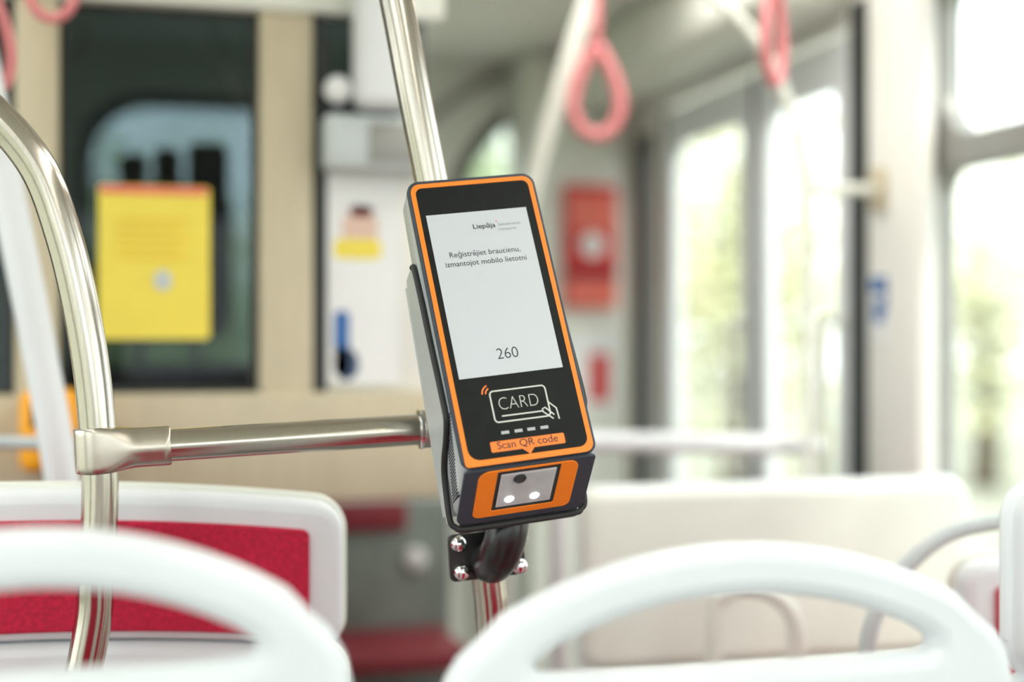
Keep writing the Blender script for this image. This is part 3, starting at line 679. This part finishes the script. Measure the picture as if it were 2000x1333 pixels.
# red box on the corner column
YK = 4.44
a, b = Py(1098, 602, YK), Py(1196, 366, YK); W_, H_ = (b.x - a.x) / 2, b.z - a.z
rb = empty('emergency_box', ((a.x + b.x) / 2, YK, a.z)); tag(rb, 'red wall box with round white disc on the cream column', 'box')
part(rb, 'housing', box_mesh(-W_, W_, -.05, 0, H_ * .22, H_, .006), 'red')
part(rb, 'lower_cover', box_mesh(-W_, W_, -.046, 0, 0, H_ * .225, .006), 'coral')
part(rb, 'window', box_mesh(-W_ * .9, W_ * .9, -.053, -.048, H_ * .62, H_ * .92, .002), 'coral')
part(rb, 'disc', lathe_mesh([(.040, -.002), (.040, .004), (.036, .006)]), 'paper', matrix=Matrix.Translation((-.0, -.052, H_ * .51)) @ Matrix.Rotation(R(90), 4, 'X'))
part(rb, 'band', box_mesh(-W_ * .98, W_ * .98, -.054, -.048, H_ * .25, H_ * .31, .002), 'maroon')
o, pt, patch = flat('red_sign', 1108, 655, 1205, 800, YK - .003, 'paper', 'small white sheet with upright red mark below the red box', 'sign')
patch('red_mark', pr(pt, 1150, 690, 1190, 786, .006), 'red')
# blue sticker on the door pillar
a, b = Px(1700, 668, XR - .05), Px(1738, 535, XR - .05)
st = empty('pictogram_sticker', (XR - .0515, (a.y + b.y) / 2, a.z)); tag(st, 'white sticker with blue pictogram on the door pillar', 'sticker')
hy, hz = abs(a.y - b.y) / 2, b.z - a.z
MY = Matrix.Rotation(R(-90), 4, 'Z')
part(st, 'sheet', box_mesh(-.001, .001, -hy, hy, 0, hz), 'paper')
part(st, 'blue_block', box_mesh(-.0022, -.001, -hy * .8, hy * .8, hz * .72, hz * .97), 'blue')
part(st, 'blue_figure', box_mesh(-.0022, -.001, -hy * .5, hy * .5, hz * .28, hz * .62), 'blue')
part(st, 'blue_figure', box_mesh(-.0022, -.001, -hy * .8, -hy * .45, hz * .45, hz * .8), 'blue')
# driver's seat behind the tinted cab window
ds = empty('driver_seat', (Py(330, 500, 3.3).x, 3.3, 0)); tag(ds, 'dark driver seat with headrest behind the tinted cab window', 'seat')
part(ds, 'backrest', box_mesh(-.25, .25, -.06, .08, .45, 1.30, .06, 4), 'darkseat')
for hx, hw_, hz_ in ((-.078, .031, 1.77), (-.003, .030, 1.785), (.086, .046, 1.80)):
    part(ds, 'headrest_pad', box_mesh(hx - hw_, hx + hw_, -.03, .04, 1.52, hz_, .022, 4), 'darkseat')
part(ds, 'headrest', box_mesh(-.13, .14, -.04, .05, 1.36, 1.70, .045, 4), 'darkseat')
for s_x in (-.06, .06): part(ds, 'headrest_post', tube_mesh([(s_x, 0, 1.28), (s_x, 0, 1.38)], .008, 10), 'grey')
part(ds, 'seat_cushion', box_mesh(-.25, .25, .0, .50, .40, .52, .05, 3), 'darkseat')
part(ds, 'pedestal', box_mesh(-.15, .15, .05, .40, 0, .41, .03, 2), 'grey')

# ================================================================= trees outside
def tree(x, y, h, cr_, m, label, n=3000):
    t = empty('tree', (x, y, -.65)); tag(t, label, 'tree', 'trees outside the tram')
    part(t, 'trunk', tube_mesh(spline([(0, 0, 0), (.1, .05, h * .3), (0, .1, h * .6), (.1, 0, h * .85)], 5), [.22 - .2 * i / 15 for i in range(16)], 10), 'bark')
    vs, fs = [], []
    cl_ = []
    for k in range(60):
        a, u, rr = random.uniform(0, 6.283), random.uniform(-1, 1), random.uniform(.35, 1)
        q = math.sqrt(1 - u * u); cl_.append(Vector((cr_ * rr * q * math.cos(a), cr_ * rr * q * math.sin(a), h * .58 + u * rr * h * .42)))
    for i in range(n):
        c = random.choice(cl_); p = c + Vector([random.gauss(0, .42) for _ in range(3)])
        u = Vector([random.gauss(0, 1) for _ in range(3)]).normalized(); w_ = u.orthogonal().normalized(); s = random.uniform(.07, .14)
        k = len(vs); vs += [tuple(p - u * s), tuple(p + w_ * s * .5), tuple(p + u * s), tuple(p - w_ * s * .5)]; fs.append((k, k + 1, k + 2, k + 3))
    me = bpy.data.meshes.new('foliage'); me.from_pydata(vs, [], fs)
    part(t, 'foliage', me, m, smooth=False)
for x, y, h, c_, m, lb in ((11.2, 17, 5.0, 2.0, 'leaf_a', 'yellow green leafy tree outside the large side window'), (16.5, 22, 7, 2.6, 'leaf_c', 'golden autumn tree outside the large side window'),
        (6.2, 14, 5.0, 1.5, 'leaf_a', 'yellow green tree seen through the glazed door'), (9.5, 29, 8, 3, 'leaf_b', 'dark green tree far beyond the glazed door'),
        (4.6, 20, 6.5, 1.2, 'leaf_b', 'green tree seen through the arched corner window'), (-.2, 14, 3.5, 1.6, 'leaf_b', 'green tree beyond the windscreen behind the yellow notice'),
        (.3, 21.5, 3.9, 1.6, 'leaf_a', 'yellow green tree beyond the windscreen'), (-6, 24, 7, 2.4, 'leaf_b', 'green tree far ahead on the driver side')):
    tree(x, y, h, c_, m, lb)
